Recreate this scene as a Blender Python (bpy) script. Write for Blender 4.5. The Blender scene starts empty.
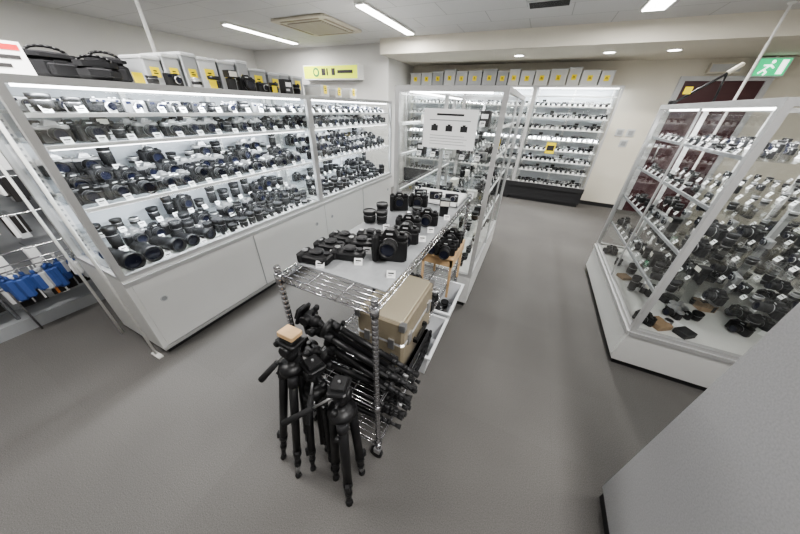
import bpy, math, random
from mathutils import Matrix, Vector
R=random.Random(11)
sc=bpy.context.scene
# ------------------------------------------------------------ materials
MATS={}
def mat(name,col,rough=.5,metal=0,emit=0,noise=None,bump=0):
    m=bpy.data.materials.new(name); m.use_nodes=True
    nt=m.node_tree; b=nt.nodes['Principled BSDF']
    b.inputs['Base Color'].default_value=(*col,1); b.inputs['Roughness'].default_value=rough
    b.inputs['Metallic'].default_value=metal
    if emit:
        b.inputs['Emission Color'].default_value=(*col,1); b.inputs['Emission Strength'].default_value=emit
    if noise or bump:
        tc=nt.nodes.new('ShaderNodeTexCoord'); n=nt.nodes.new('ShaderNodeTexNoise')
        n.inputs['Scale'].default_value=noise[0] if noise else 60; n.inputs['Detail'].default_value=3
        nt.links.new(tc.outputs['Object'],n.inputs['Vector'])
        if noise:
            r=nt.nodes.new('ShaderNodeValToRGB')
            k=noise[1]
            r.color_ramp.elements[0].position=.3; r.color_ramp.elements[1].position=.7
            r.color_ramp.elements[0].color=(*[c*(1-k) for c in col],1)
            r.color_ramp.elements[1].color=(*[min(1,c*(1+k)) for c in col],1)
            nt.links.new(n.outputs['Fac'],r.inputs['Fac']); nt.links.new(r.outputs['Color'],b.inputs['Base Color'])
        if bump:
            bp=nt.nodes.new('ShaderNodeBump'); bp.inputs['Strength'].default_value=bump; bp.inputs['Distance'].default_value=.004
            nt.links.new(n.outputs['Fac'],bp.inputs['Height']); nt.links.new(bp.outputs['Normal'],b.inputs['Normal'])
    MATS[name]=m; return m
mat('blk',(.010,.010,.011),.45); mat('rub',(.016,.016,.017),.8); mat('blk2',(.022,.022,.024),.55); mat('nyl',(.012,.012,.014),.85)
mat('sil',(.5,.5,.51),.35,.8); mat('alu',(.50,.50,.50),.45,.4); mat('chrome',(.6,.6,.62),.2,1)
mat('lens',(.012,.014,.03),.16); mat('white',(.72,.72,.7),.45,noise=(4,.03)); mat('tag',(.9,.9,.9),.6)
mat('panel',(.66,.66,.65),.4,noise=(3,.02)); mat('backp',(.60,.63,.67),.4)
mat('yellow',(.85,.68,.02),.55); mat('red',(.6,.03,.03),.5); mat('grey',(.33,.34,.35),.6); mat('lgrey',(.55,.56,.57),.55)
mat('clear',(.36,.37,.38),.25); mat('box1',(.55,.55,.53),.5); mat('brown',(.34,.24,.15),.7); mat('wood',(.55,.38,.22),.55,noise=(12,.2))
mat('gold',(.33,.285,.21),.42,.25,noise=(30,.06)); mat('gold2',(.48,.43,.33),.4,.2); mat('bin',(.72,.73,.75),.35); mat('blue',(.05,.10,.30),.6); mat('green',(.04,.2,.09),.6)
mat('orange',(.5,.18,.05),.6); mat('pink',(.45,.2,.26),.6); mat('mat',(.34,.35,.36),.6,noise=(40,.05)); mat('cream',(.75,.73,.66),.5)
mat('beige',(.58,.54,.45),.6); mat('beige2',(.30,.26,.20),.7); mat('dark',(.02,.018,.018),.6); mat('maroon',(.07,.02,.025),.35)
mat('wallc',(.72,.685,.60),.8,noise=(2,.03)); mat('wallw',(.66,.655,.635),.8,noise=(2,.02))
mat('led',(1,1,1),.5,emit=7); mat('tube',(1,.98,.95),.5,emit=10); mat('exitg',(.02,.5,.2),.5,emit=1.0); mat('exitw',(.9,1,.93),.5,emit=1.6)
mat('signy',(.62,.72,.03),.5,emit=.6); mat('skirt',(.02,.02,.022),.6)
mat('counter',(.43,.43,.44),.7,noise=(170,.10))
def glassmat(name,tint,base,k):
    g=bpy.data.materials.new(name); g.use_nodes=True; nt=g.node_tree; nt.nodes.clear()
    o=nt.nodes.new('ShaderNodeOutputMaterial'); mx=nt.nodes.new('ShaderNodeMixShader')
    t=nt.nodes.new('ShaderNodeBsdfTransparent'); t.inputs[0].default_value=(*tint,1)
    gl=nt.nodes.new('ShaderNodeBsdfGlossy'); gl.inputs['Roughness'].default_value=0.0
    lw=nt.nodes.new('ShaderNodeLayerWeight'); lw.inputs[0].default_value=.5
    p=nt.nodes.new('ShaderNodeMath'); p.operation='POWER'; p.inputs[1].default_value=3.5
    ma=nt.nodes.new('ShaderNodeMath'); ma.operation='MULTIPLY_ADD'; ma.inputs[1].default_value=k; ma.inputs[2].default_value=base
    nt.links.new(lw.outputs['Facing'],p.inputs[0]); nt.links.new(p.outputs[0],ma.inputs[0]); nt.links.new(ma.outputs[0],mx.inputs[0])
    nt.links.new(t.outputs[0],mx.inputs[1]); nt.links.new(gl.outputs[0],mx.inputs[2]); nt.links.new(mx.outputs[0],o.inputs[0])
    MATS[name]=g
glassmat('glass',(.965,.975,.97),.07,.5)
glassmat('shelfg',(.945,.955,.95),.07,.4)
# floor carpet
m=mat('carpet',(.15,.147,.143),.95); nt=m.node_tree; b=nt.nodes['Principled BSDF']
tc=nt.nodes.new('ShaderNodeTexCoord')
n1=nt.nodes.new('ShaderNodeTexNoise'); n1.inputs['Scale'].default_value=230; n1.inputs['Detail'].default_value=4
n2=nt.nodes.new('ShaderNodeTexNoise'); n2.inputs['Scale'].default_value=1.1
br=nt.nodes.new('ShaderNodeTexBrick'); br.offset=0; br.inputs['Scale'].default_value=1
br.inputs['Brick Width'].default_value=.5; br.inputs['Row Height'].default_value=.5; br.inputs['Mortar Size'].default_value=.001
br.inputs['Color1'].default_value=(.118,.113,.108,1); br.inputs['Color2'].default_value=(.124,.119,.114,1); br.inputs['Mortar'].default_value=(.112,.107,.102,1)
for n in (n1,n2,br): nt.links.new(tc.outputs['Object'],n.inputs['Vector'])
def mixc(nt,a,bb,ty,f):
    q=nt.nodes.new('ShaderNodeMixRGB'); q.blend_type=ty; q.inputs[0].default_value=f
    nt.links.new(a,q.inputs[1]); nt.links.new(bb,q.inputs[2]); return q.outputs[0]
c=mixc(nt,br.outputs['Color'],n1.outputs['Fac'],'OVERLAY',.65); c=mixc(nt,c,n2.outputs['Fac'],'OVERLAY',.3)
nt.links.new(c,b.inputs['Base Color'])
bp=nt.nodes.new('ShaderNodeBump'); bp.inputs['Strength'].default_value=.45; bp.inputs['Distance'].default_value=.003
nt.links.new(n1.outputs['Fac'],bp.inputs['Height']); nt.links.new(bp.outputs[0],b.inputs['Normal'])
# ceiling
m=mat('ceil',(.6,.6,.59),.85); nt=m.node_tree; b=nt.nodes['Principled BSDF']
tc=nt.nodes.new('ShaderNodeTexCoord'); br=nt.nodes.new('ShaderNodeTexBrick'); br.inputs['Scale'].default_value=1
br.inputs['Brick Width'].default_value=.91; br.inputs['Row Height'].default_value=.455; br.inputs['Mortar Size'].default_value=.004
br.inputs['Color1'].default_value=(.60,.60,.60,1); br.inputs['Color2'].default_value=(.615,.615,.615,1); br.inputs['Mortar'].default_value=(.38,.38,.38,1)
nt.links.new(tc.outputs['Object'],br.inputs['Vector']); nt.links.new(br.outputs['Color'],b.inputs['Base Color'])

# ------------------------------------------------------------ mesh builder
def T(x=0,y=0,z=0,rz=0,rx=0,ry=0,s=1):
    return Matrix.Translation((x,y,z))@Matrix.Rotation(rz,4,'Z')@Matrix.Rotation(ry,4,'Y')@Matrix.Rotation(rx,4,'X')@Matrix.Scale(s,4)
class MB:
    def __init__(s): s.v=[];s.f=[];s.m=[];s.s=[]
    def add(s,vs,fs,m,sm=False,M=None):
        o=len(s.v)
        s.v+= [tuple(M@Vector(p)) for p in vs] if M is not None else [tuple(p) for p in vs]
        for i,f in enumerate(fs):
            s.f.append(tuple(o+j for j in f)); s.m.append(m[i] if isinstance(m,list) else m); s.s.append(sm[i] if isinstance(sm,list) else sm)
    def app(s,t,M):
        o=len(s.v); s.v+=[tuple(M@Vector(p)) for p in t.v]
        s.f+=[tuple(o+j for j in f) for f in t.f]; s.m+=t.m; s.s+=t.s
    def box(s,x0,x1,y0,y1,z0,z1,m,M=None):
        vs=[(x,y,z) for z in (z0,z1) for x,y in ((x0,y0),(x1,y0),(x1,y1),(x0,y1))]
        s.add(vs,[(3,2,1,0),(4,5,6,7),(0,1,5,4),(1,2,6,5),(2,3,7,6),(3,0,4,7)],m,False,M)
    def cbox(s,w,d,h,c,m,M=None,e=None):
        e=c*.5 if e is None else e
        def ring(w,d,c,z):
            a,b=w/2,d/2
            return [(-a+c,-b,z),(a-c,-b,z),(a,-b+c,z),(a,b-c,z),(a-c,b,z),(-a+c,b,z),(-a,b-c,z),(-a,-b+c,z)]
        vs=ring(w-2*e,d-2*e,c,0)+ring(w,d,c,e)+ring(w,d,c,h-e)+ring(w-2*e,d-2*e,c,h)
        fs=[tuple(range(7,-1,-1)),tuple(range(24,32))]
        for k in range(3):
            for i in range(8):
                j=(i+1)%8; fs.append((k*8+i,k*8+j,k*8+8+j,k*8+8+i))
        s.add(vs,fs,m,False,M)
    def lathe(s,prof,n,m,M=None,sm=True):
        vs=[];fs=[];ms=[];ss=[]
        for p in prof:
            for i in range(n):
                a=2*math.pi*i/n; vs.append((p[0]*math.cos(a),p[0]*math.sin(a),p[1]))
        for k in range(len(prof)-1):
            mm=prof[k+1][2] if len(prof[k+1])>2 else m
            for i in range(n):
                j=(i+1)%n; fs.append((k*n+i,k*n+j,k*n+n+j,k*n+n+i)); ms.append(mm); ss.append(sm)
        fs.append(tuple(range(n-1,-1,-1))); ms.append(m); ss.append(False)
        k=(len(prof)-1)*n; fs.append(tuple(range(k,k+n))); ms.append(prof[-1][2] if len(prof[-1])>2 else m); ss.append(False)
        s.add(vs,fs,ms,ss,M)
    def rod(s,p,q,r,m,n=8,r2=None):
        p=Vector(p);q=Vector(q);d=q-p;L=d.length
        M=Matrix.Translation(p)@d.to_track_quat('Z','Y').to_matrix().to_4x4()
        s.lathe([(r,0),(r2 if r2 else r,L)],n,m,M)
    def tube(s,pts,r,m,n=6):
        for p,q in zip(pts,pts[1:]): s.rod(p,q,r,m,n)
    def quad(s,a,b,c,d,m): s.add([a,b,c,d],[(0,1,2,3)],m)
def build(name,mb,parent=None,loc=None):
    me=bpy.data.meshes.new(name); me.from_pydata(mb.v,[],mb.f)
    names=sorted(set(mb.m)); ix={n:i for i,n in enumerate(names)}
    for n in names: me.materials.append(MATS[n])
    me.polygons.foreach_set('material_index',[ix[n] for n in mb.m]); me.polygons.foreach_set('use_smooth',mb.s)
    me.update(); o=bpy.data.objects.new(name,me); sc.collection.objects.link(o)
    if parent: o.parent=parent
    if loc: o.location=loc
    return o
def area(name,loc,sx,sy,power,rot=(0,0,0),col=(1,1,1)):
    l=bpy.data.lights.new(name,'AREA'); l.shape='RECTANGLE'; l.size=sx; l.size_y=sy; l.energy=power; l.color=col
    o=bpy.data.objects.new(name,l); o.location=loc; o.rotation_euler=rot; sc.collection.objects.link(o); return o

# ------------------------------------------------------------ product templates (front = -Y, origin bottom centre)
RXF=math.radians(90)
def slr(body='blk',top='blk',grip=True,L=.05,r=.031,n=14,flash=False,big=False):
    t=MB(); h=.062+(.03 if big else 0)
    t.cbox(.135,.046,h,.010,body); t.cbox(.135,.046,.022,.010,top,T(0,0,h)); z=h-.062
    t.add([(-.030,-.024,.082+z),(.030,-.024,.082+z),(.030,.020,.082+z),(-.030,.020,.082+z),(-.016,-.022,.106+z),(.016,-.022,.106+z),(.013,.012,.106+z),(-.013,.012,.106+z)],
          [(0,1,5,4),(1,2,6,5),(2,3,7,6),(3,0,4,7),(4,5,6,7)],top)
    t.box(-.012,.012,-.0252,-.0225,.087+z,.093+z,'lgrey')
    if flash: t.box(-.011,.011,-.004,.014,.106+z,.110+z,'sil')
    t.lathe([(.011,0),(.011,.009),(.009,.010)],10,top,T(.045,0,.084+z)); t.lathe([(.010,0),(.010,.007)],10,'sil' if top=='sil' else 'rub',T(-.048,0,.084+z))
    if grip: t.cbox(.026,.03,.078+z,.008,'rub',T(-.054,-.028,.002))
    M=T(0,-.022,.042+z,rx=RXF)
    t.lathe([(r+.002,0),(r+.002,.006,'sil'),(r,.007),(r,L*.45),(r*.94,L*.47),(r*.94,L*.6),(r*1.03,L*.62),(r*1.03,L),(r*.90,L),(r*.82,L-.008,'blk'),(r*.80,L-.010,'lens')],n,'rub',M)
    return t
def compact(body='blk'):
    t=MB(); t.cbox(.112,.034,.066,.008,body); t.lathe([(.022,0),(.022,.01),(.018,.012,'sil'),(.018,.020),(.013,.018,'lens')],12,'blk2',T(.008,-.016,.033,rx=RXF))
    t.box(-.045,-.02,-.0185,-.016,.045,.058,'lens'); t.box(.022,.045,-.0185,-.016,.048,.060,'lgrey'); t.lathe([(.007,0),(.007,.005)],8,'sil',T(-.04,0,.066)); return t
def rangef():
    t=MB(); t.cbox(.135,.034,.05,.016,'blk'); t.cbox(.135,.034,.022,.016,'sil',T(0,0,.05)); t.lathe([(.024,0),(.024,.008),(.020,.01,'sil'),(.020,.03,'sil'),(.016,.028,'lens')],12,'sil',T(0,-.016,.034,rx=RXF))
    for x in (-.045,-.015,.045): t.box(x-.007,x+.007,-.0185,-.016,.055,.066,'lens')
    for x in (-.05,.045,.02): t.lathe([(.009,0),(.009,.007)],9,'sil',T(x,0,.072))
    return t
def flashu():
    t=MB(); t.cbox(.06,.045,.075,.008,'blk'); t.cbox(.07,.07,.045,.008,'blk',T(0,-.008,.078)); t.box(-.03,.03,-.0445,-.042,.084,.116,'cream'); t.cbox(.03,.03,.012,.004,'sil',T(0,0,-.0)); return t
def carton(w,d,h,m):
    t=MB(); t.cbox(w,d,h,.002,m); t.box(-w*.35,w*.35,-d/2-.001,-d/2,h*.5,h*.8,'tag'); t.box(-w*.35,w*.1,-d/2-.0015,-d/2,h*.2,h*.35,'sil'); return t
def lens(h=.08,r=.032,c='blk',n=14,cap='blk2'):
    t=MB(); t.lathe([(r*.86,0),(r*.86,h*.08,'sil'),(r*.95,h*.1),(r*.95,h*.3),(r,h*.32,'rub'),(r,h*.62,'rub'),(r*.95,h*.64),(r*.95,h*.67,'sil'),(r*.95,h*.74),(r*1.06,h*.8),(r*1.06,h),(r*.92,h),(r*.9,h-.004,cap)],n,c); return t
def tele(c='blk'):
    t=MB(); M=T(0,.12,.05,rx=RXF)
    t.lathe([(.028,0),(.028,.01,'sil'),(.034,.03),(.034,.1,'rub'),(.037,.11),(.037,.17),(.046,.2),(.046,.245),(.041,.245),(.038,.225),(.036,.225,'lens')],18,c,M); t.cbox(.03,.06,.016,.004,'blk2',T(0,0,0)); return t
def tagT(w=.019,h=.036):
    t=MB(); M=Matrix.Rotation(-math.radians(25),4,'X'); t.box(-w,w,-.001,.001,0,h,'tag',M); t.box(-w*.65,w*.65,-.0018,-.001,h*.55,h*.72,'dark',M); t.box(-w*.65,w*.2,-.0018,-.001,h*.3,h*.38,'grey',M); return t
TAG=tagT(); TAGS=tagT(.017,.03)
SL=[slr(),slr(L=.075,r=.034),slr(top='sil',grip=False,flash=True),slr(body='blk2',L=.06,flash=True),slr(top='sil',grip=False,L=.04),slr(big=True,L=.05)]
CP=[compact(),compact('sil'),compact('blk2'),rangef()]
LN=[lens(),lens(.06,.031),lens(.10,.035),lens(.055,.03,'sil'),lens(.13,.037),lens(.075,.036,cap='blk'),lens(.045,.03),lens(.16,.033),lens(.11,.042)]
LO=[lens(.07,.03,n=9),lens(.05,.028,n=9),lens(.06,.029,'sil',n=9),lens(.10,.032,n=9)]
FL=[flashu()]; BXS=[carton(.09,.08,.07,'box1'),carton(.08,.08,.11,'blk2'),carton(.11,.07,.06,'cream')]
def place(mb,kinds,P0,dirv,face,count,jit=.01,tag=True,tagp=1,s=(.92,1.08),tagoff=.07,tg=None,skip=0):
    d=Vector(dirv); f=Matrix.Rotation(face,4,'Z')@Vector((0,-1,0))
    for i in range(count):
        if R.random()<skip: continue
        p=Vector(P0)+d*((i+.5)/count)
        k=R.choice(kinds); q=p+Vector((R.uniform(-jit,jit),R.uniform(-jit,jit),0))
        mb.app(k,T(q.x,q.y,q.z,face+R.uniform(-.12,.12),s=R.uniform(*s)))
        if tag and R.random()<tagp:
            g=p+f*tagoff; mb.app(tg or TAG,T(g.x,g.y,g.z,face+R.uniform(-.1,.1)))

# ------------------------------------------------------------ room
X0,X1,Y0,Y1,ZC,ZL=-6.2,4.2,-2.6,6.45,2.57,2.36
def slab(name,x0,x1,y0,y1,z0,z1,m):
    b=MB(); b.box(x0,x1,y0,y1,z0,z1,m); return build(name,b)
slab('floor',X0,X1,Y0,Y1,-.08,0,'carpet')
slab('ceiling',X0,X1,Y0,Y1,ZC,ZC+.08,'ceil')
slab('wall_back',-2.8,X1,Y1,Y1+.1,0,ZC,'wallc')
slab('wall_back_left',X0,-2.8,5.3,5.4,0,ZC,'wallw')
slab('wall_return',-2.9,-2.8,5.4,Y1,0,ZC,'wallw')
slab('wall_left',X0-.1,X0,Y0,5.4,0,ZC,'wallw')
slab('wall_right',X1,X1+.1,Y0,Y1,0,ZC,'wallc')
slab('wall_front',X0,X1,Y0-.1,Y0,0,ZC,'wallw')
slab('ceiling_soffit',-2.8,X1,5.0,Y1,ZL,ZC,'wallc')
slab('baseboard_back',1.1,1.78,Y1-.015,Y1,0,.07,'skirt')
slab('baseboard_right',X1-.015,X1,Y0,Y1,0,.07,'skirt')
b=MB()
yd=Y1-.002
b.box(1.78,1.85,yd-.05,yd,0,2.14,'lgrey'); b.box(2.75,2.82,yd-.05,yd,0,2.14,'lgrey'); b.box(1.85,2.75,yd-.05,yd,2.08,2.14,'lgrey')
b.box(1.85,2.75,yd-.03,yd,0,2.08,'maroon'); b.rod((1.93,yd-.07,.9),(1.93,yd-.07,1.2),.012,'sil')
build('door_1',b)
for (x,z) in ((1.30,1.33),(1.46,1.33),(1.42,1.16)):
    b=MB(); b.cbox(.12,.12,.012,.006,'lgrey',T(x,Y1,z,rx=RXF)); b.box(x-.035,x+.035,Y1-.018,Y1-.01,z-.035,z+.035,'grey'); build('wall_switch',b)
def fixture(x,y0,y1,w=.16,name='fluorescent_ceiling_light'):
    b=MB(); b.box(x-w/2,x+w/2,y0,y1,ZC-.025,ZC,'white'); b.box(x-w/2+.015,x+w/2-.015,y0+.02,y1-.02,ZC-.035,ZC-.025,'tube'); build(name,b)
    area('ceiling_light_glow',(x,(y0+y1)/2,ZC-.045),w,y1-y0,46,col=(1,.98,.955))
for (x,y0,y1,w) in ((-4.5,3.43,4.84,.14),(-2.13,3.34,4.76,.14),(.75,3.1,4.5,.22),(-4.5,.0,1.4,.16),(-2.13,-.3,1.0,.16),(.75,-.6,.8,.16),(2.9,1.6,3.0,.16)):
    fixture(x,y0,y1,w)
for x in (.62,1.35,-.6):
    b=MB(); b.lathe([(.085,0),(.085,.006),(.07,.006),(.065,.002,'tube')],24,'white',T(x,5.6,ZL,rx=math.pi)); build('recessed_downlight',b)
    l=bpy.data.lights.new('downlight_glow','SPOT'); l.energy=30; l.spot_size=1.9; l.shadow_soft_size=.06; l.color=(1,.95,.86); o=bpy.data.objects.new('downlight_glow',l); o.location=(x,5.6,ZL-.02); sc.collection.objects.link(o)
b=MB(); M=T(-3.25,3.99,ZC,rx=math.pi); b.cbox(.92,.92,.03,.03,'beige',M,e=.008)
b.box(-.3,.3,-.3,.3,.03,.034,'beige2',M)
for i in range(12): b.box(-.29,.29,-.29+i*.05,-.265+i*.05,.034,.042,'beige',M)
for s_ in (-1,1):
    b.box(-.33,.33,s_*.385-.02,s_*.385+.02,.0302,.033,'beige2',M); b.box(s_*.385-.02,s_*.385+.02,-.33,.33,.0302,.033,'beige2',M)
build('ceiling_air_conditioner',b)
b=MB(); M=T(-.24,4.02,ZC,rx=math.pi); b.cbox(.42,.22,.012,.005,'lgrey',M)
for i in range(7): b.box(-.19,.19,-.095+i*.028,-.08+i*.028,.012,.015,'dark',M)
build('ceiling_vent',b)
b=MB(); b.box(-4.65,-3.33,5.1,5.3,2.02,2.26,'white'); b.box(-4.63,-3.35,5.095,5.1,2.04,2.24,'signy')
b.lathe([(.075,0),(.075,.004)],20,'green',T(-4.32,5.095,2.14,rx=RXF)); b.lathe([(.045,.004),(.045,.006)],16,'signy',T(-4.32,5.095,2.14,rx=RXF))
for i,w in enumerate((.09,.03,.08)): b.box(-4.18+i*.12,-4.18+i*.12+w,5.09,5.095,2.09,2.2,'dark')
b.box(-3.8,-3.45,5.09,5.095,2.12,2.17,'dark')
build('illuminated_shop_sign',b)
b=MB(); b.box(2.52,2.86,6.33,6.39,2.12,2.34,'white'); b.box(2.535,2.845,6.325,6.33,2.135,2.325,'exitg')
DX=-.04
b.lathe([(.02,0),(.02,.003)],10,'exitw',T(2.72+DX,6.325,2.29,rx=RXF))
for p,q in (((2.71,2.26),(2.66,2.2)),((2.66,2.2),(2.70,2.17)),((2.70,2.17),(2.68,2.14)),((2.66,2.2),(2.62,2.16)),((2.71,2.25),(2.75,2.22)),((2.69,2.25),(2.64,2.25))):
    b.rod((p[0]+DX,6.323,p[1]),(q[0]+DX,6.323,q[1]),.010,'exitw',6)
b.box(2.76,2.82,6.32,6.325,2.15,2.31,'exitw')
b.rod((2.69,6.36,2.34),(2.69,6.36,2.36),.012,'white')
build('emergency_exit_sign',b)
b=MB(); b.box(2.05,2.42,6.38,6.449,2.17,2.3,'wallc'); b.box(2.07,2.40,6.375,6.38,2.19,2.28,'lgrey'); build('notice_box',b)

# ------------------------------------------------------------ cabinets
def cabinet(x0,x1,y0,y1,zb,zt,shelves,face,back=None,base='panel',doors=True,topm='white',ups=True,fr=.032,mid=(),shm='tag'):
    b=MB()
    pl=.05
    b.box(x0+.02,x1-.02,y0+.02,y1-.02,0,pl,'skirt')
    b.box(x0,x1,y0,y1,pl,zb,base)
    for x in (x0,x1-fr):
        for y in (y0,y1-fr): b.box(x,x+fr,y,y+fr,zb,zt,'alu')
    for x in (x0,x1-fr): b.box(x,x+fr,y0+fr,y1-fr,zt-fr,zt,'alu'); b.box(x,x+fr,y0+fr,y1-fr,zb,zb+fr*.8,'alu')
    for y in (y0,y1-fr): b.box(x0+fr,x1-fr,y,y+fr,zt-fr,zt,'alu'); b.box(x0+fr,x1-fr,y,y+fr,zb,zb+fr*.8,'alu')
    if topm: b.box(x0+.005,x1-.005,y0+.005,y1-.005,zt-.012,zt-.002,topm)
    b.box(x0+.005,x1-.005,y0+.005,y1-.005,zb,zb+.01,'white')
    e=.012
    def g(side):
        if side=='-x': P=[(x0+e,y0,zb),(x0+e,y1,zb),(x0+e,y1,zt),(x0+e,y0,zt)]
        if side=='+x': P=[(x1-e,y0,zb),(x1-e,y1,zb),(x1-e,y1,zt),(x1-e,y0,zt)]
        if side=='-y': P=[(x0,y0+e,zb),(x1,y0+e,zb),(x1,y0+e,zt),(x0,y0+e,zt)]
        if side=='+y': P=[(x0,y1-e,zb),(x1,y1-e,zb),(x1,y1-e,zt),(x0,y1-e,zt)]
        b.quad(*P,'backp' if back==side else 'glass')
    for s_ in ('-x','+x','-y','+y'): g(s_)
    i=.045
    for z in shelves:
        b.box(x0+i,x1-i,y0+i,y1-i,z-.008,z,'shelfg')
        if face in('+x','-x'):
            for xx in ((x1-i,x1-i+.012),(x0+i-.012,x0+i)): b.box(*xx,y0+i,y1-i,z-.016,z+.003,shm)
        else: b.box(x0+i,x1-i,y0+i-.012,y0+i,z-.016,z+.003,shm)
    if ups:
        if face in('+x','-x'):
            xx=(x0+.02 if face=='+x' else x1-.045)
            for k in range(4):
                y=y0+.05+(y1-y0-.13)*k/3; b.box(xx,xx+.025,y,y+.03,zb,zt-.03,'tag')
                z=zb+.05
                sx=xx+.025 if face=='+x' else xx-.001
                while z<zt-.08: b.box(sx,sx+.001,y+.009,y+.021,z,z+.014,'grey'); z+=.035
        else:
            for k in range(3):
                x=x0+.05+(x1-x0-.13)*k/2; b.box(x,x+.03,y1-.045,y1-.02,zb,zt-.03,'tag')
                z=zb+.05
                while z<zt-.08: b.box(x+.009,x+.021,y1-.046,y1-.045,z,z+.014,'grey'); z+=.035
    for (ax,v) in mid:
        if ax=='+x': b.box(x1-.014,x1-.004,v-.008,v+.008,zb,zt,'alu')
        if ax=='-x': b.box(x0+.004,x0+.014,v-.008,v+.008,zb,zt,'alu')
        if ax=='-y': b.box(v-.008,v+.008,y0+.004,y0+.014,zb,zt,'alu')
    if doors and face=='+x':
        ym=(y0+y1)/2
        b.box(x1,x1+.006,y0+.03,ym,pl+.03,zb-.05,'panel'); b.box(x1,x1+.012,ym-.02,y1-.03,pl+.03,zb-.05,'panel')
        b.box(x1,x1+.016,y0,y1,zb-.045,zb-.015,'alu'); b.box(x1,x1+.014,y0,y1,pl,pl+.025,'alu')
        b.box(x1+.0122,x1+.0135,ym-.022,ym-.016,pl+.03,zb-.05,'grey')
        for yy,dx in ((y0+.14,.006),(y1-.14,.012)):
            b.lathe([(.022,0),(.022,.003),(.016,.003),(.014,.001,'grey')],16,'lgrey',T(x1+dx,yy,(pl+zb)/2+.08,ry=math.pi/2))
    if doors and face=='-x':
        b.box(x0-.014,x0,y0,y1,zb-.03,zb,'alu'); b.box(x0-.006,x0,y0+.03,y1-.03,pl+.02,zb-.05,'panel')
        b.box(x0,x1,y0-.014,y0,zb-.03,zb,'alu')
    return b
def ledbar(b,x0,x1,y0,y1,z): b.box(x0,x1,y0,y1,z,z+.012,'led')
XL0,XL1=-2.62,-2.05
for idx,(y0,y1) in enumerate(((.446,2.27),(2.27,4.0))):
    b=cabinet(XL0,XL1,y0,y1,.65,1.67,(1.08,1.39,1.525),'+x',back='-x')
    ledbar(b,XL1-.075,XL1-.055,y0+.06,y1-.06,1.626)
    for z in (1.368,1.058): ledbar(b,XL1-.075,XL1-.055,y0+.06,y1-.06,z)
    for z in (.80,1.19): b.box(XL0+.06,XL0+.2,y0+.06,y1-.06,z,z+.006,'shelfg')
    b.box(XL0+.22,XL0+.31,y0+.06,y1-.06,.72,.726,'shelfg'); b.box(XL0+.22,XL0+.31,y0+.06,y1-.06,1.12,1.126,'shelfg')
    build('display_cabinet',b)
    for z,p in ((1.618,10),(1.36,11),(1.05,12)):
        area('cabinet_led_glow',(XL1-.066,(y0+y1)/2,z),.02,y1-y0-.15,p,rot=(0,math.radians(28),0),col=(.90,.95,1))
    c=MB(); F=math.pi/2; L=y1-y0-.14
    fx=lambda k:XL1-.155-k
    SM=[t for t in SL if t is not SL[5]]
    place(c,CP+LN[5:7]+LN[1:2],(fx(-.03),y0+.07,1.525),(0,L,0),F,14,tagoff=.05,s=(.9,1.1))
    place(c,CP+LO[:2],(fx(.16),y0+.07,1.525),(0,L,0),F,13,s=(.9,1.05))
    place(c,SM+LN[:1]+LN[5:6]+SM,(fx(0),y0+.07,1.39),(0,L,0),F,13,tagoff=.10,s=(.9,1.0))
    place(c,SM+LN[:2]+FL,(fx(.16),y0+.07,1.39),(0,L,0),F,14,tagoff=.09,s=(.85,.95))
    place(c,SM+LN[:2],(fx(.30),y0+.07,1.39),(0,L,0),F,12,s=(.85,.95))
    place(c,SL+SL+LN[:2],(fx(0),y0+.07,1.08),(0,L,0),F,14,tagoff=.10)
    place(c,SL+CP,(XL0+.265,y0+.07,1.127),(0,L,0),F,14,tagoff=.09)
    place(c,SL+LN+FL,(XL0+.13,y0+.07,1.197),(0,L,0),F,14,tagoff=.08)
    a0=.62 if idx==0 else 0
    place(c,LN,(fx(-.07),y0+.07+a0,.661),(0,L-a0,0),F,13 if idx==0 else 18,tagoff=.04,s=(.8,1.1))
    place(c,LN,(fx(.01),y0+.07+a0*.9,.661),(0,L-a0*.9,0),F,14 if idx==0 else 18,tagoff=.045,s=(.8,1.1))
    place(c,LN+SL,(fx(.10),y0+.07+a0*.6,.661),(0,L-a0*.6,0),F,14,tagoff=.05)
    place(c,SL+LN,(XL0+.265,y0+.10,.727),(0,L-.04,0),F,15,tagoff=.07)
    place(c,SL+LN,(XL0+.13,y0+.07,.807),(0,L,0),F,15,tagoff=.07)
    if idx==0:
        for k,(dx,dy,a,s_) in enumerate(((.02,.10,.1,1.25),(.03,.235,-.05,1.15),(.03,.36,.2,1.1),(.02,.48,.05,.95),(.02,.60,.2,.9))):
            c.app(tele(),T(XL1-.17-dx,y0+dy,.661,math.pi/2+a,s=s_))
            if k%2: c.app(TAG,T(XL1-.05,y0+dy+.06,.661,math.pi/2))
    build('secondhand_camera_collection',c)
CX0,CX1,CY0,CY1=-1.0,-.225,2.0,3.55
CSH=(.7,1.0,1.28,1.5)
b=cabinet(CX0,CX1,CY0,CY1,.33,1.73,CSH,'+x',doors=False,topm=None,ups=False,mid=(('+x',2.75),('+x',2.79)))
b.box(CX0+.1,CX1-.1,CY0+.033,CY0+.05,1.69,1.7,'led')
for y in (CY0+.04,CY1-.07): b.box(CX0+.36,CX0+.385,y,y+.02,.34,1.7,'alu')
ledbar(b,CX0+.1,CX0+.12,CY0+.1,CY1-.1,1.69)
build('glass_showcase',b)
area('showcase_led_glow',(CX0+.12,(CY0+CY1)/2,1.68),.02,1.3,15,rot=(0,math.radians(-25),0),col=(.95,.98,1))
c=MB()
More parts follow.
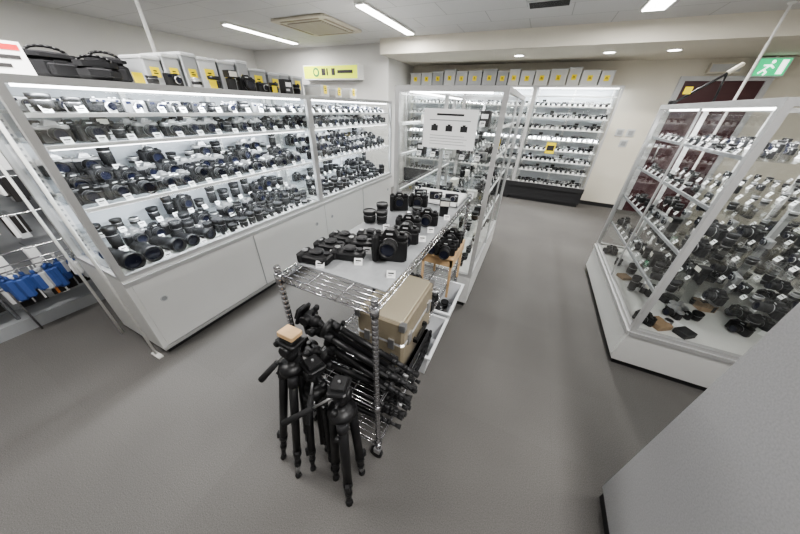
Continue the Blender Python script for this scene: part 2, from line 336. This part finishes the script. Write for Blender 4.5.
for z in (.341,)+CSH[:3]:
    for k,x in enumerate((CX1-.14,CX1-.38)):
        place(c,SL[2:5]+LN+CP+BXS,(x,CY0+.22,z),(0,CY1-CY0-.3,0),math.pi/2,8,tagoff=.085,s=(.75,.9))
    place(c,CP+CP[1:2]+LO+BXS,(CX0+.12,CY0+.15,z),(CX1-CX0-.2,0,0),0,5,tagoff=.075,s=(.75,.85))
place(c,BXS+CP[1:2],(CX0+.12,CY0+.2,1.5),(CX1-CX0-.2,0,0),0,4,tagoff=.075,s=(.8,.9))
build('showcase_camera_collection',c)
b=MB(); yy=CY0-.004
b.box(-.765,-.385,yy-.002,yy,1.355,1.60,'tag')
b.box(-.67,-.48,yy-.003,yy-.002,1.56,1.572,'blk2'); b.box(-.72,-.43,yy-.003,yy-.002,1.53,1.535,'grey')
for x in (-.68,-.575,-.47): b.box(x-.024,x+.024,yy-.003,yy-.002,1.465,1.5,'blk2'); b.box(x-.01,x+.01,yy-.003,yy-.002,1.5,1.508,'blk2')
for i in range(4): b.box(-.71,-.46+.02*(i%2),yy-.003,yy-.002,1.435-i*.018,1.438-i*.018,'grey')
build('paper_notice',b)
BSH=(.60,.79,.98,1.16,1.34,1.52,1.70,1.85)
for (x0,x1) in ((-2.75,-1.5),(-1.5,-.25),(-.25,1.05)):
    b=cabinet(x0,x1,6.08,6.43,.34,2.0,BSH,'-y',back='+y',doors=False,base='skirt',ups=True)
    b.box(x0+.06,x1-.06,6.125,6.14,1.955,1.967,'led')
    b.box(x0,x1,6.05,6.08,.28,.36,'skirt')
    build('tall_display_cabinet',b)
    area('tall_cabinet_led_glow',((x0+x1)/2,6.135,1.95),x1-x0-.15,.02,15,rot=(math.radians(15),0,0),col=(.95,.98,1))
    area('tall_cabinet_led_glow',((x0+x1)/2,6.135,1.2),x1-x0-.15,.02,8,rot=(math.radians(15),0,0),col=(.95,.98,1))
    c=MB()
    for z in (.35,)+BSH[:-1]:
        place(c,CP+CP[:1]+LO[:2],(x0+.06,6.2,z),(x1-x0-.12,0,0),0,14,tagoff=.06,s=(.75,.88))
        place(c,LO+CP,(x0+.06,6.33,z),(x1-x0-.12,0,0),0,13,tag=False,s=(.9,1.1))
    build('compact_camera_collection',c)
b=MB(); b.box(.18,.34,6.072,6.078,.93,1.12,'yellow'); b.box(.2,.32,6.07,6.072,.98,1.07,'dark'); build('yellow_price_poster',b)
RX0,RX1,RY0,RY1=.905,2.35,1.876,3.42
RSH=(.62,.9,1.18,1.44)
b=cabinet(RX0,RX1,RY0,RY1,.33,1.685,RSH,'-x',topm=None,ups=False,mid=(('-x',2.64),('-y',1.62)),shm='grey')
ledbar(b,RX0+.05,RX0+.07,RY0+.08,RY1-.08,1.64)
b.box(1.62,1.65,2.6,2.63,.33,1.66,'alu')
for x in (1.2,1.6,2.0): b.box(x,x+.03,RY1-.04,RY1-.02,.34,1.66,'tag')
build('corner_glass_showcase',b)
area('corner_showcase_glow',(RX0+.08,(RY0+RY1)/2,1.63),.02,1.3,8,rot=(0,math.radians(-30),0),col=(.99,.99,1))
area('corner_showcase_glow',((RX0+RX1)/2,(RY0+RY1)/2,1.63),.5,.5,5,col=(.99,.99,1))
c=MB()
for zi,z in enumerate(RSH):
    for k in range(6):
        x=RX0+.12+k*.235
        kinds=(LO[:3]+CP[:1]+LO[1:2]+CP[2:3]) if zi>1 else (LO+CP+SL[:2]+FL)
        place(c,kinds,(x,RY0+.08,z),(0,RY1-RY0-.16,0),-math.pi/2,13 if zi>1 else 11,tagoff=.065,s=(.5,.75) if zi>1 else (.7,.95),tagp=.95,skip=.1,tg=TAGS)
for i in range(85):
    x=RX0+.1+R.random()**1.3*(RX1-RX0-.25); y=R.uniform(RY0+.1,RY1-.12)
    k=R.random()
    if k<.22: c.cbox(R.uniform(.08,.15),R.uniform(.08,.12),R.uniform(.02,.06),.004,R.choice(['brown','box1','blk2','blk2','tag']),T(x,y,.341,R.uniform(0,3)))
    elif k<.4: c.cbox(.12,.08,.003,.001,'tag',T(x,y,.341,R.uniform(0,3)))
    else: c.app(R.choice(SL+CP+LN+FL),T(x,y,.341,R.uniform(-2.2,-.6),s=.85))
build('lens_and_camera_collection',c)

# ------------------------------------------------------------ stock boxes
def stockbox(b,x,y,z,w,d,h,face,rz=0,kind='clear'):
    M=T(x,y,z,face+rz); b.cbox(w,d,h,.008,kind,M); b.cbox(w+.008,d+.008,.02,.008,'lgrey',M@T(0,0,h-.014))
    q=min(.036,w*.24); z0=h*.3
    b.box(-q,q,-d/2-.006,-d/2-.003,z0,z0+q*2.1,'yellow',M); b.box(-q*.5,q*.5,-d/2-.0065,-d/2-.006,z0+q*.7,z0+q*.95,'dark',M); b.box(-q*.5,q*.3,-d/2-.0065,-d/2-.006,z0+q*1.2,z0+q*1.45,'dark',M)
b=MB(); x=-2.7
while x<1.0:
    w=R.choice((.2,.24,.27))
    if x+w>1.06: break
    if not -.95<x<-.8: stockbox(b,x+w/2,6.22,2.002,w-.015,.26,R.uniform(.19,.25),0,0,R.choice(['clear','box1','clear','lgrey']))
    x+=w
build('labelled_stock_boxes',b)
b=MB(); y=1.14
while y<2.5:
    w=R.choice((.12,.15,.18)); stockbox(b,-2.46,y+w/2,1.672,w-.012,.22,R.uniform(.15,.21),math.pi/2,R.uniform(-.08,.08),R.choice(['clear','clear','lgrey','grey'])); y+=w
build('labelled_stock_boxes',b)
b=MB()
for y,w,h in ((2.75,.2,.1),(3.0,.16,.08),(3.3,.2,.1)): stockbox(b,-2.35,y,1.672,w,.2,h,math.pi/2,.2,'box1')
build('labelled_stock_boxes',b)
b=MB(); M=T(-2.27,.545,1.672,math.pi/2-.2); Mt=M@Matrix.Rotation(-.25,4,'X')
b.box(-.10,.10,-.003,.003,.0,.135,'tag',Mt); b.box(-.09,.09,-.005,-.003,.10,.122,'red',Mt)
for i in range(2): b.box(-.08,.08-.04*i,-.005,-.003,.065-.035*i,.08-.035*i,'dark',Mt)
b.box(-.10,.10,0,.07,0,.006,'tag',M); build('sale_sign',b)
def bag(x,y,z,w,d,h,rz,name='camera_bag'):
    b=MB(); M=T(x,y,z,rz); b.cbox(w,d,h*.8,.035,'nyl',M,e=.02); b.cbox(w*1.02,d*1.03,h*.28,.035,'nyl',M@T(0,0,h*.72),e=.025)
    b.box(-w*.12,w*.12,-d/2-.012,-d/2,h*.3,h*.7,'blk2',M); b.cbox(w*.6,.04,h*.45,.012,'nyl',M@T(0,-d/2-.015,.015))
    b.tube([M@Vector((w*.40*math.cos(a),0,h*.95+.03*math.sin(a))) for a in [math.pi*i/8 for i in range(9)]],.007,'blk')
    build(name,b)
bag(-2.45,.78,1.672,.20,.14,.12,1.7); bag(-2.24,.88,1.672,.17,.12,.085,1.2); bag(-2.46,1.02,1.672,.17,.13,.13,1.5)
b=MB()
for i,(x,y) in enumerate(((-2.2,1.1),(-2.22,1.23),(-2.2,1.36),(-2.2,1.49),(-2.2,1.62),(-2.2,1.75),(-2.2,1.9),(-2.2,2.02),(-2.2,2.16),(-2.2,2.29))):
    b.app(R.choice(SL+CP+LN+FL+BXS),T(x,y,1.672,R.uniform(1,2)))
for y in (1.0,1.43,1.96): b.cbox(.05,.003,.05,.001,'yellow',T(-2.13,y,1.672,1.57))
build('cabinet_top_cameras',b)
def pole(x,y,z0,z1,m='white'):
    b=MB(); b.lathe([(.03,0),(.03,.012),(.014,.02),(.014,z1-z0-.3),(.011,z1-z0-.29),(.011,z1-z0-.02),(.028,z1-z0-.012),(.028,z1-z0)],14,m,T(x,y,z0)); build('tension_pole',b)
pole(1.87,4.72,0,ZC); pole(-3.2,1.7,0,ZC)
b=MB(); b.rod((.95,3.30,1.70),(1.20,3.36,1.90),.010,'blk',8); b.rod((1.20,3.36,1.90),(1.27,3.38,1.96),.015,'beige',10); b.cbox(.05,.004,.05,.001,'yellow',T(1.0,3.3,1.76)); b.cbox(.05,.05,.03,.01,'rub',T(.94,3.30,1.686)); b.cbox(.04,.04,.02,.006,'rub',T(1.22,3.38,1.686)); b.rod((1.22,3.38,1.70),(1.20,3.36,1.9),.008,'blk')
build('shoulder_stock_support',b)
b=MB(); b.box(.70,2.6,-1.2,.905,.07,1.35,'counter'); b.box(.712,2.59,-1.19,.893,0,.07,'skirt'); b.box(.69,2.61,-1.21,.915,1.35,1.38,'lgrey')
build('service_counter',b)

# ------------------------------------------------------------ accessory rack on left
b=MB()
b.box(-3.75,-3.25,-.9,2.3,0,.10,'grey'); b.box(-3.52,-3.48,-.9,2.3,.10,1.35,'grey')
for z in (.35,.6,.85,1.1,1.3): b.rod((-3.3,-.88,z),(-3.3,2.28,z),.006,'chrome')
for y in (-.9,.1,1.2,2.28): b.rod((-3.3,y,.10),(-3.3,y,1.35),.012,'chrome')
for i in range(260):
    y=R.uniform(-.85,2.25); z=R.choice((.35,.6,.85,1.1,1.3)); m_=R.choice(['blue','grey','tag','dark','orange','green','lgrey','blk2','dark','tag','dark','grey'])
    w=R.uniform(.04,.08);h=R.uniform(.09,.17)
    b.rod((-3.49,y,z),(-3.26,y,z),.003,'chrome',5)
    for k in range(3): b.cbox(w,.012,h,.003,m_ if k else R.choice(['tag',m_,'dark']),T(-3.27-.035*k,y,z-h,math.pi/2+R.uniform(-.1,.1)))
build('accessory_rack',b)
b=MB()
for i in range(26):
    y=.16+.022*i+R.uniform(-.02,.02); x=-3.10+R.uniform(-.07,.07); h=R.uniform(.10,.2)
    mm=R.choice(['blue','blue','lgrey','blue','blue','tag','grey'])
    b.cbox(.055,.035,h,.014,mm,T(x,y,.5-h,R.uniform(.8,2)),e=.014); b.cbox(.035,.02,.03,.008,mm,T(x,y,.5),e=.008); b.rod((x,y,.53),(x,y,.56),.003,'tag',5)
for x in (-3.16,-3.04): b.rod((x,.15,.56),(x,.76,.56),.005,'chrome')
for y in (.15,.76): b.rod((-3.2,y,.56),(-3.0,y,.56),.005,'chrome'); b.rod((-3.2,y,0),(-3.2,y,.56),.006,'chrome')
build('hanging_blue_pouches',b)
b=MB(); b.rod((-2.12,.41,0),(-2.12,.41,1.66),.008,'white',10); b.box(-2.16,-2.06,.395,.425,0,.012,'white'); b.rod((-2.6,.41,0),(-2.6,.41,1.66),.008,'white',10); b.rod((-2.6,.41,1.65),(-2.12,.41,1.65),.008,'white')
build('end_rail_stand',b)

# ------------------------------------------------------------ wire cart
KX0,KX1,KY0,KY1=-.775,-.345,.565,1.95
KZ=1.033
def post(b,x,y):
    pr=[]; z=.09
    while z<KZ+.03: pr+=[(.0125,z),(.0125,z+.02),(.0112,z+.0215),(.0112,z+.0235)]; z+=.025
    pr+=[(.013,z),(.011,z+.006)]
    b.lathe(pr,10,'chrome',T(x,y,0))
def wshelf(b,z):
    for dz in (0,-.03):
        for x in (KX0,KX1): b.rod((x,KY0,z+dz),(x,KY1,z+dz),.0035,'chrome',6)
        for y in (KY0,KY1): b.rod((KX0,y,z+dz),(KX1,y,z+dz),.0035,'chrome',6)
    def zig(p,q,n):
        p=Vector(p);q=Vector(q)
        for i in range(n):
            a=p.lerp(q,i/n);c_=p.lerp(q,(i+1)/n); m_=(a+c_)/2-Vector((0,0,.03)); b.rod(a,m_,.002,'chrome',5); b.rod(m_,c_,.002,'chrome',5)
    zig((KX0,KY0,z),(KX1,KY0,z),9); zig((KX0,KY0,z),(KX0,KY1,z),28); zig((KX1,KY0,z),(KX1,KY1,z),28)
    y=KY0+.025
    while y<KY1: b.rod((KX0,y,z+.001),(KX1,y,z+.001),.0022,'chrome',5); y+=.025
    for x in (KX0+.14,KX1-.14): b.rod((x,KY0,z-.003),(x,KY1,z-.003),.003,'chrome',6)
    for x in (KX0,KX1):
        for y in (KY0,KY1): b.lathe([(.016,0),(.018,.04)],12,'chrome',T(x,y,z-.035))
b=MB()
for x in (KX0,KX1):
    for y in (KY0,KY1):
        post(b,x,y)
        b.lathe([(.032,0),(.034,.006),(.034,.018),(.032,.024)],16,'rub',T(x-.012,y,.034,rx=RXF)@T(0,0,-.012)); b.box(x-.02,x+.012,y-.016,y+.016,.055,.092,'sil')
for z in (.14,.47,KZ): wshelf(b,z)
b.box(KX0+.01,KX1-.005,KY0+.085,KY1-.01,KZ+.006,KZ+.012,'mat')
build('wire_shelf_cart',b)
ZT=KZ+.013
b=MB(); b.box(KX0+.06,KX1-.02,1.66,1.93,ZT,ZT+.006,'tag')
for q in ((KX0+.06,KX0+.066,1.66,1.93),(KX1-.026,KX1-.02,1.66,1.93),(KX0+.06,KX1-.02,1.66,1.666),(KX0+.06,KX1-.02,1.924,1.93)): b.box(*q,ZT,ZT+.03,'tag')
for i in range(7): b.app(CP[i%3] if i%3==0 else TAG,T(-.66+.038*i,1.76+.04*(i%3),ZT+.006,.3,s=.8))
build('white_display_tray',b)
b=MB()
def it(t,x,y,rz,s=1,z=ZT,rx=0): b.app(t,T(x,y,z,rz,rx,s=s))
BX=MB(); BX.cbox(.13,.075,.035,.012,'blk'); BX.cbox(.05,.05,.012,.01,'blk2',T(0,0.01,.035)); BX.cbox(.03,.08,.04,.01,'rub',T(-.055,-.003,0)); BX.lathe([(.013,0),(.013,.007)],10,'blk2',T(.045,.01,.035)); BX.lathe([(.012,0),(.012,.006,)],10,'sil',T(-.05,.0,.04))
it(BX,-.70,.70,.15,1.0); it(BX,-.60,.79,.25,1.0); it(BX,-.715,.81,.15,.95); it(BX,-.61,.90,.2,.95); it(BX,-.715,.91,.1,.9); it(BX,-.62,1.0,.3,.9)
it(SL[5],-.44,.86,.3,1.05)
it(SL[0],-.45,1.03,.4,.95)
it(SL[3],-.49,1.16,.3,.95); it(LN[5],-.73,1.17,0,.95); it(LN[2],-.70,1.26,0,.9); it(LN[0],-.665,1.19,0,.9)
it(SL[0],-.44,1.30,.2,.9); it(SL[5],-.68,1.44,.5,.85); it(FL[0],-.40,1.48,.3,.85); it(LN[1],-.54,1.40,0,.9); it(SL[0],-.60,1.57,.2,.9)
for x,y in ((-.65,.66),(-.53,.75),(-.66,.76),(-.55,.85),(-.37,.73),(-.52,1.08),(-.6,1.12),(-.38,1.08),(-.38,1.2),(-.55,1.25),(-.36,1.42)): b.app(TAGS,T(x,y,ZT,.4))
build('cart_top_cameras',b)
b=MB()
for y in (1.28,1.4):
    for x in (-.7,-.55,-.41): b.app(R.choice(SL+LN),T(x,y,.478,R.uniform(-.5,.9),s=1.1))
for x,y,h in ((-.68,1.58,.24),(-.68,1.76,.30),(-.64,1.88,.2)): b.cbox(.15,.14 if y<1.8 else .06,h,.01,'box1',T(x,y,.478))
build('cart_shelf_cameras',b)
b=MB(); zt=.78
b.cbox(.22,.34,.012,.004,'wood',T(-.40,1.60,zt))
for x,y in ((-.50,1.45),(-.31,1.45),(-.50,1.74),(-.31,1.74)): b.box(x,x+.015,y,y+.015,.475,zt,'wood')
b.box(-.50,-.295,1.45,1.46,zt-.06,zt,'wood'); b.box(-.30,-.29,1.45,1.755,zt-.06,zt,'wood')
build('wooden_stand',b)
b=MB()
for i in range(8): b.app((SL+LN[:2])[i%7],T(-.46+.1*(i%2),1.48+.07*(i//2),zt+.012,.3+R.uniform(-.3,.3),s=.95))
build('stand_top_cameras',b)
# hard case
b=MB(); M=T(-.445,.965,.478,0)
b.cbox(.25,.40,.17,.012,'gold',M,e=.006); b.cbox(.25,.40,.125,.012,'gold',M@T(0,0,.18),e=.006); b.cbox(.22,.37,.006,.01,'gold2',M@T(0,0,.303),e=.003)
b.cbox(.256,.406,.012,.012,'sil',M@T(0,0,.169))
for sx in (-1,1):
    for sy in (-1,1):
        for z0,z1 in ((0,.035),(.272,.308)): b.box(sx*.116-.014,sx*.116+.014,sy*.19-.014,sy*.19+.014,z0,z1,'sil',M)
for y in (-.13,.13): b.box(.122,.132,y-.02,y+.02,.145,.21,'sil',M); b.box(-.015+y*.5,.015+y*.5,-.208,-.2,.145,.205,'sil',M)
for y in (-.065,.065): b.box(.122,.145,y-.008,y+.008,.09,.115,'blk',M)
b.box(.135,.15,-.073,.073,.09,.108,'blk',M)
build('aluminium_hard_case',b)
def bin_(x,y,z,w,d,h):
    b=MB()
    def rg(w,d,z): return [(-w/2,-d/2,z),(w/2,-d/2,z),(w/2,d/2,z),(-w/2,d/2,z)]
    vs=rg(w*.86,d*.86,0)+rg(w,d,h)+rg(w+.03,d+.03,h)+rg(w+.03,d+.03,h-.015)
    vs+=rg(w-.01,d-.01,h)+rg(w*.86-.01,d*.86-.01,.008)
    fs=[(3,2,1,0)]
    for i in range(4):
        j=(i+1)%4; fs+=[(i,j,4+j,4+i),(12+i,12+j,8+j,8+i),(8+i,8+j,16+j,16+i),(16+i,16+j,20+j,20+i)]
    fs.append((20,21,22,23)); b.add(vs,fs,'bin',False,T(x,y,z))
    for i in range(7): b.app(R.choice(LN[:4]+CP+SL[:1]),T(x+R.uniform(-w*.2,w*.2),y+R.uniform(-d*.28,d*.28),z+.012,R.uniform(0,3)))
    build('plastic_storage_bin',b)
bin_(-.41,1.20,.146,.30,.36,.20); bin_(-.41,1.62,.146,.30,.40,.22)
# tripods: three telescoping folded legs round a centre column, collar, pan/tilt head with handle
def tripod(name,foot,top,rz,splay=.05,spt=.036,hto=None,hto2=None,f=1.0,block=None):
    foot=Vector(foot);top=Vector(top);d=top-foot;L=d.length
    M=Matrix.Translation(foot)@d.to_track_quat('Z','Y').to_matrix().to_4x4()@Matrix.Rotation(rz,4,'Z')
    b=MB(); hl=.17; bl=L-hl
    rr=lambda z: splay+(spt-splay)*z/bl
    def P(z,a,t=0):
        r=rr(z); return M@Vector((r*math.cos(a)-t*math.sin(a),r*math.sin(a)+t*math.cos(a),z))
    for i in range(3):
        a=2*math.pi*i/3+.3; ca,sa=math.cos(a),math.sin(a)
        b.rod(P(0,a),P(.03,a),.013*f,'rub',8,r2=.009*f)
        b.rod(P(.025,a),P(bl*.16,a),.0085*f,'sil' if i==1 else 'blk2',8)
        b.rod(P(bl*.13,a),P(bl*.17,a),.0135*f,'blk',8)
        b.rod(P(bl*.16,a),P(bl*.27,a),.0115*f,'blk2',8)
        b.rod(P(bl*.24,a),P(bl*.29,a),.0165*f,'blk',8)
        M2=M@T(rr(bl*.27)*ca,rr(bl*.27)*sa,bl*.25,a); b.box(.012*f,.024*f,-.008,.008,0,.04,'rub',M2)
        b.rod(P(bl*.28,a),P(bl*.95,a),.0145*f,'blk',10,r2=.0155*f)
        b.rod(P(bl*.90,a),P(bl*.98,a),.018*f,'blk2',8)
    b.lathe([(.010,bl*.30),(.010,bl*.97),(spt+.012,bl*.97),(spt+.014,bl+.012),(.024,bl+.02),(.013,bl+.025),(.013,bl+.05),(.026,bl+.055),(.03,bl+.08),(.022,bl+.09)],14,'blk',M)
    b.cbox(.05,.045,.05,.008,'blk2',M@T(0,0,bl+.075))
    b.lathe([(.020,-.042),(.024,-.038),(.024,.038),(.020,.042)],14,'blk',M@T(0,0,bl+.105,rx=math.pi/2))
    b.cbox(.095,.075,.016,.008,'blk',M@T(0,0,bl+.13)); b.cbox(.06,.055,.014,.004,'rub',M@T(0,0,bl+.146)); b.lathe([(.006,0),(.006,.008)],8,'sil',M@T(0,0,bl+.16))
    b.rod(M@Vector((.02,0,bl+.09)),M@Vector((.065,0,bl+.085)),.006,'blk2',8); b.lathe([(.010,0),(.014,.012),(.010,.024)],8,'blk',M@T(.06,0,bl+.085,ry=math.pi/2))
    b.rod(M@Vector((0,0,bl*.88)),M@Vector((.07,.0,bl*.88)),.004,'sil',6); b.lathe([(.010,0),(.010,.018)],8,'blk',M@T(.065,0,bl*.88,ry=math.pi/2))
    if block: b.cbox(.075,.06,.02,.004,block,M@T(0,0,bl+.165))
    for h in (hto,hto2):
        if h:
            p=M@Vector((0,0,bl+.10)); q=Vector(h)
            b.rod(p,p.lerp(q,.5),.0055,'sil',8); b.rod(p.lerp(q,.45),q,.011,'rub',10,r2=.014)
    build(name,b)
tripod('folded_tripod',(-.72,.36,0),(-.675,.475,.84),.4,f=1.2,splay=.075,hto=(-.80,.38,.60),block='wood')
tripod('folded_tripod',(-.585,.415,0),(-.60,.49,.72),2.6,f=1.15,splay=.06,hto=(-.55,.36,.50))
tripod('folded_tripod',(-.415,.395,0),(-.44,.455,.73),1.5,f=1.35,splay=.075,spt=.042,hto=(-.66,.33,.46))
for i,(y,z,dy,dz) in enumerate(((.650,.525,.02,.02),(.655,.56,-.02,.12),(.645,.60,.02,.20),(.67,.20,.02,.02),(.78,.20,-.02,.02),(.70,.29,.02,.03),(.66,.38,.0,.02),(.90,.20,.0,.02))):
    x0=-.19-R.uniform(0,.06); L=.60+R.uniform(-.04,.04)
    if z<.4: x0=-.22-R.uniform(0,.05)
    tripod('folded_tripod',(x0,y+dy,z),(x0-L,y-dy,z+dz),R.uniform(0,2),splay=.032,spt=.032,f=.95)
b=MB()
for o_,r_ in ((0,.10),(.03,.13)):
    pts=[Vector((-.285+o_*.3,.90+r_*1.2*math.cos(a),.52-r_*math.sin(a))) for a in [math.pi*k/12 for k in range(13)]]
    b.tube(pts,.009,'nyl')
b.cbox(.03,.30,.05,.012,'nyl',T(-.293,.90,.49),e=.01)
build('hanging_camera_strap',b)
# ------------------------------------------------------------ camera
cam=bpy.data.cameras.new('camera'); cam.lens=36*260/800; cam.sensor_width=36; cam.clip_start=.02
co=bpy.data.objects.new('camera',cam); sc.collection.objects.link(co); sc.camera=co
fw=Vector((-.354,.7747,-.5235)).normalized(); rt=Vector((.9015,.432,.0302)); rt=(rt-fw*rt.dot(fw)).normalized(); up=rt.cross(fw)
co.matrix_world=Matrix(((rt.x,up.x,-fw.x,0),(rt.y,up.y,-fw.y,0),(rt.z,up.z,-fw.z,1.6),(0,0,0,1)))
w=bpy.data.worlds.new('world'); sc.world=w; w.use_nodes=True; w.node_tree.nodes['Background'].inputs[0].default_value=(.9,.95,1,1); w.node_tree.nodes['Background'].inputs[1].default_value=.3
sc.view_settings.view_transform='AgX'
try: sc.view_settings.look='AgX - Medium High Contrast'
except Exception: pass
sc.view_settings.exposure=.3
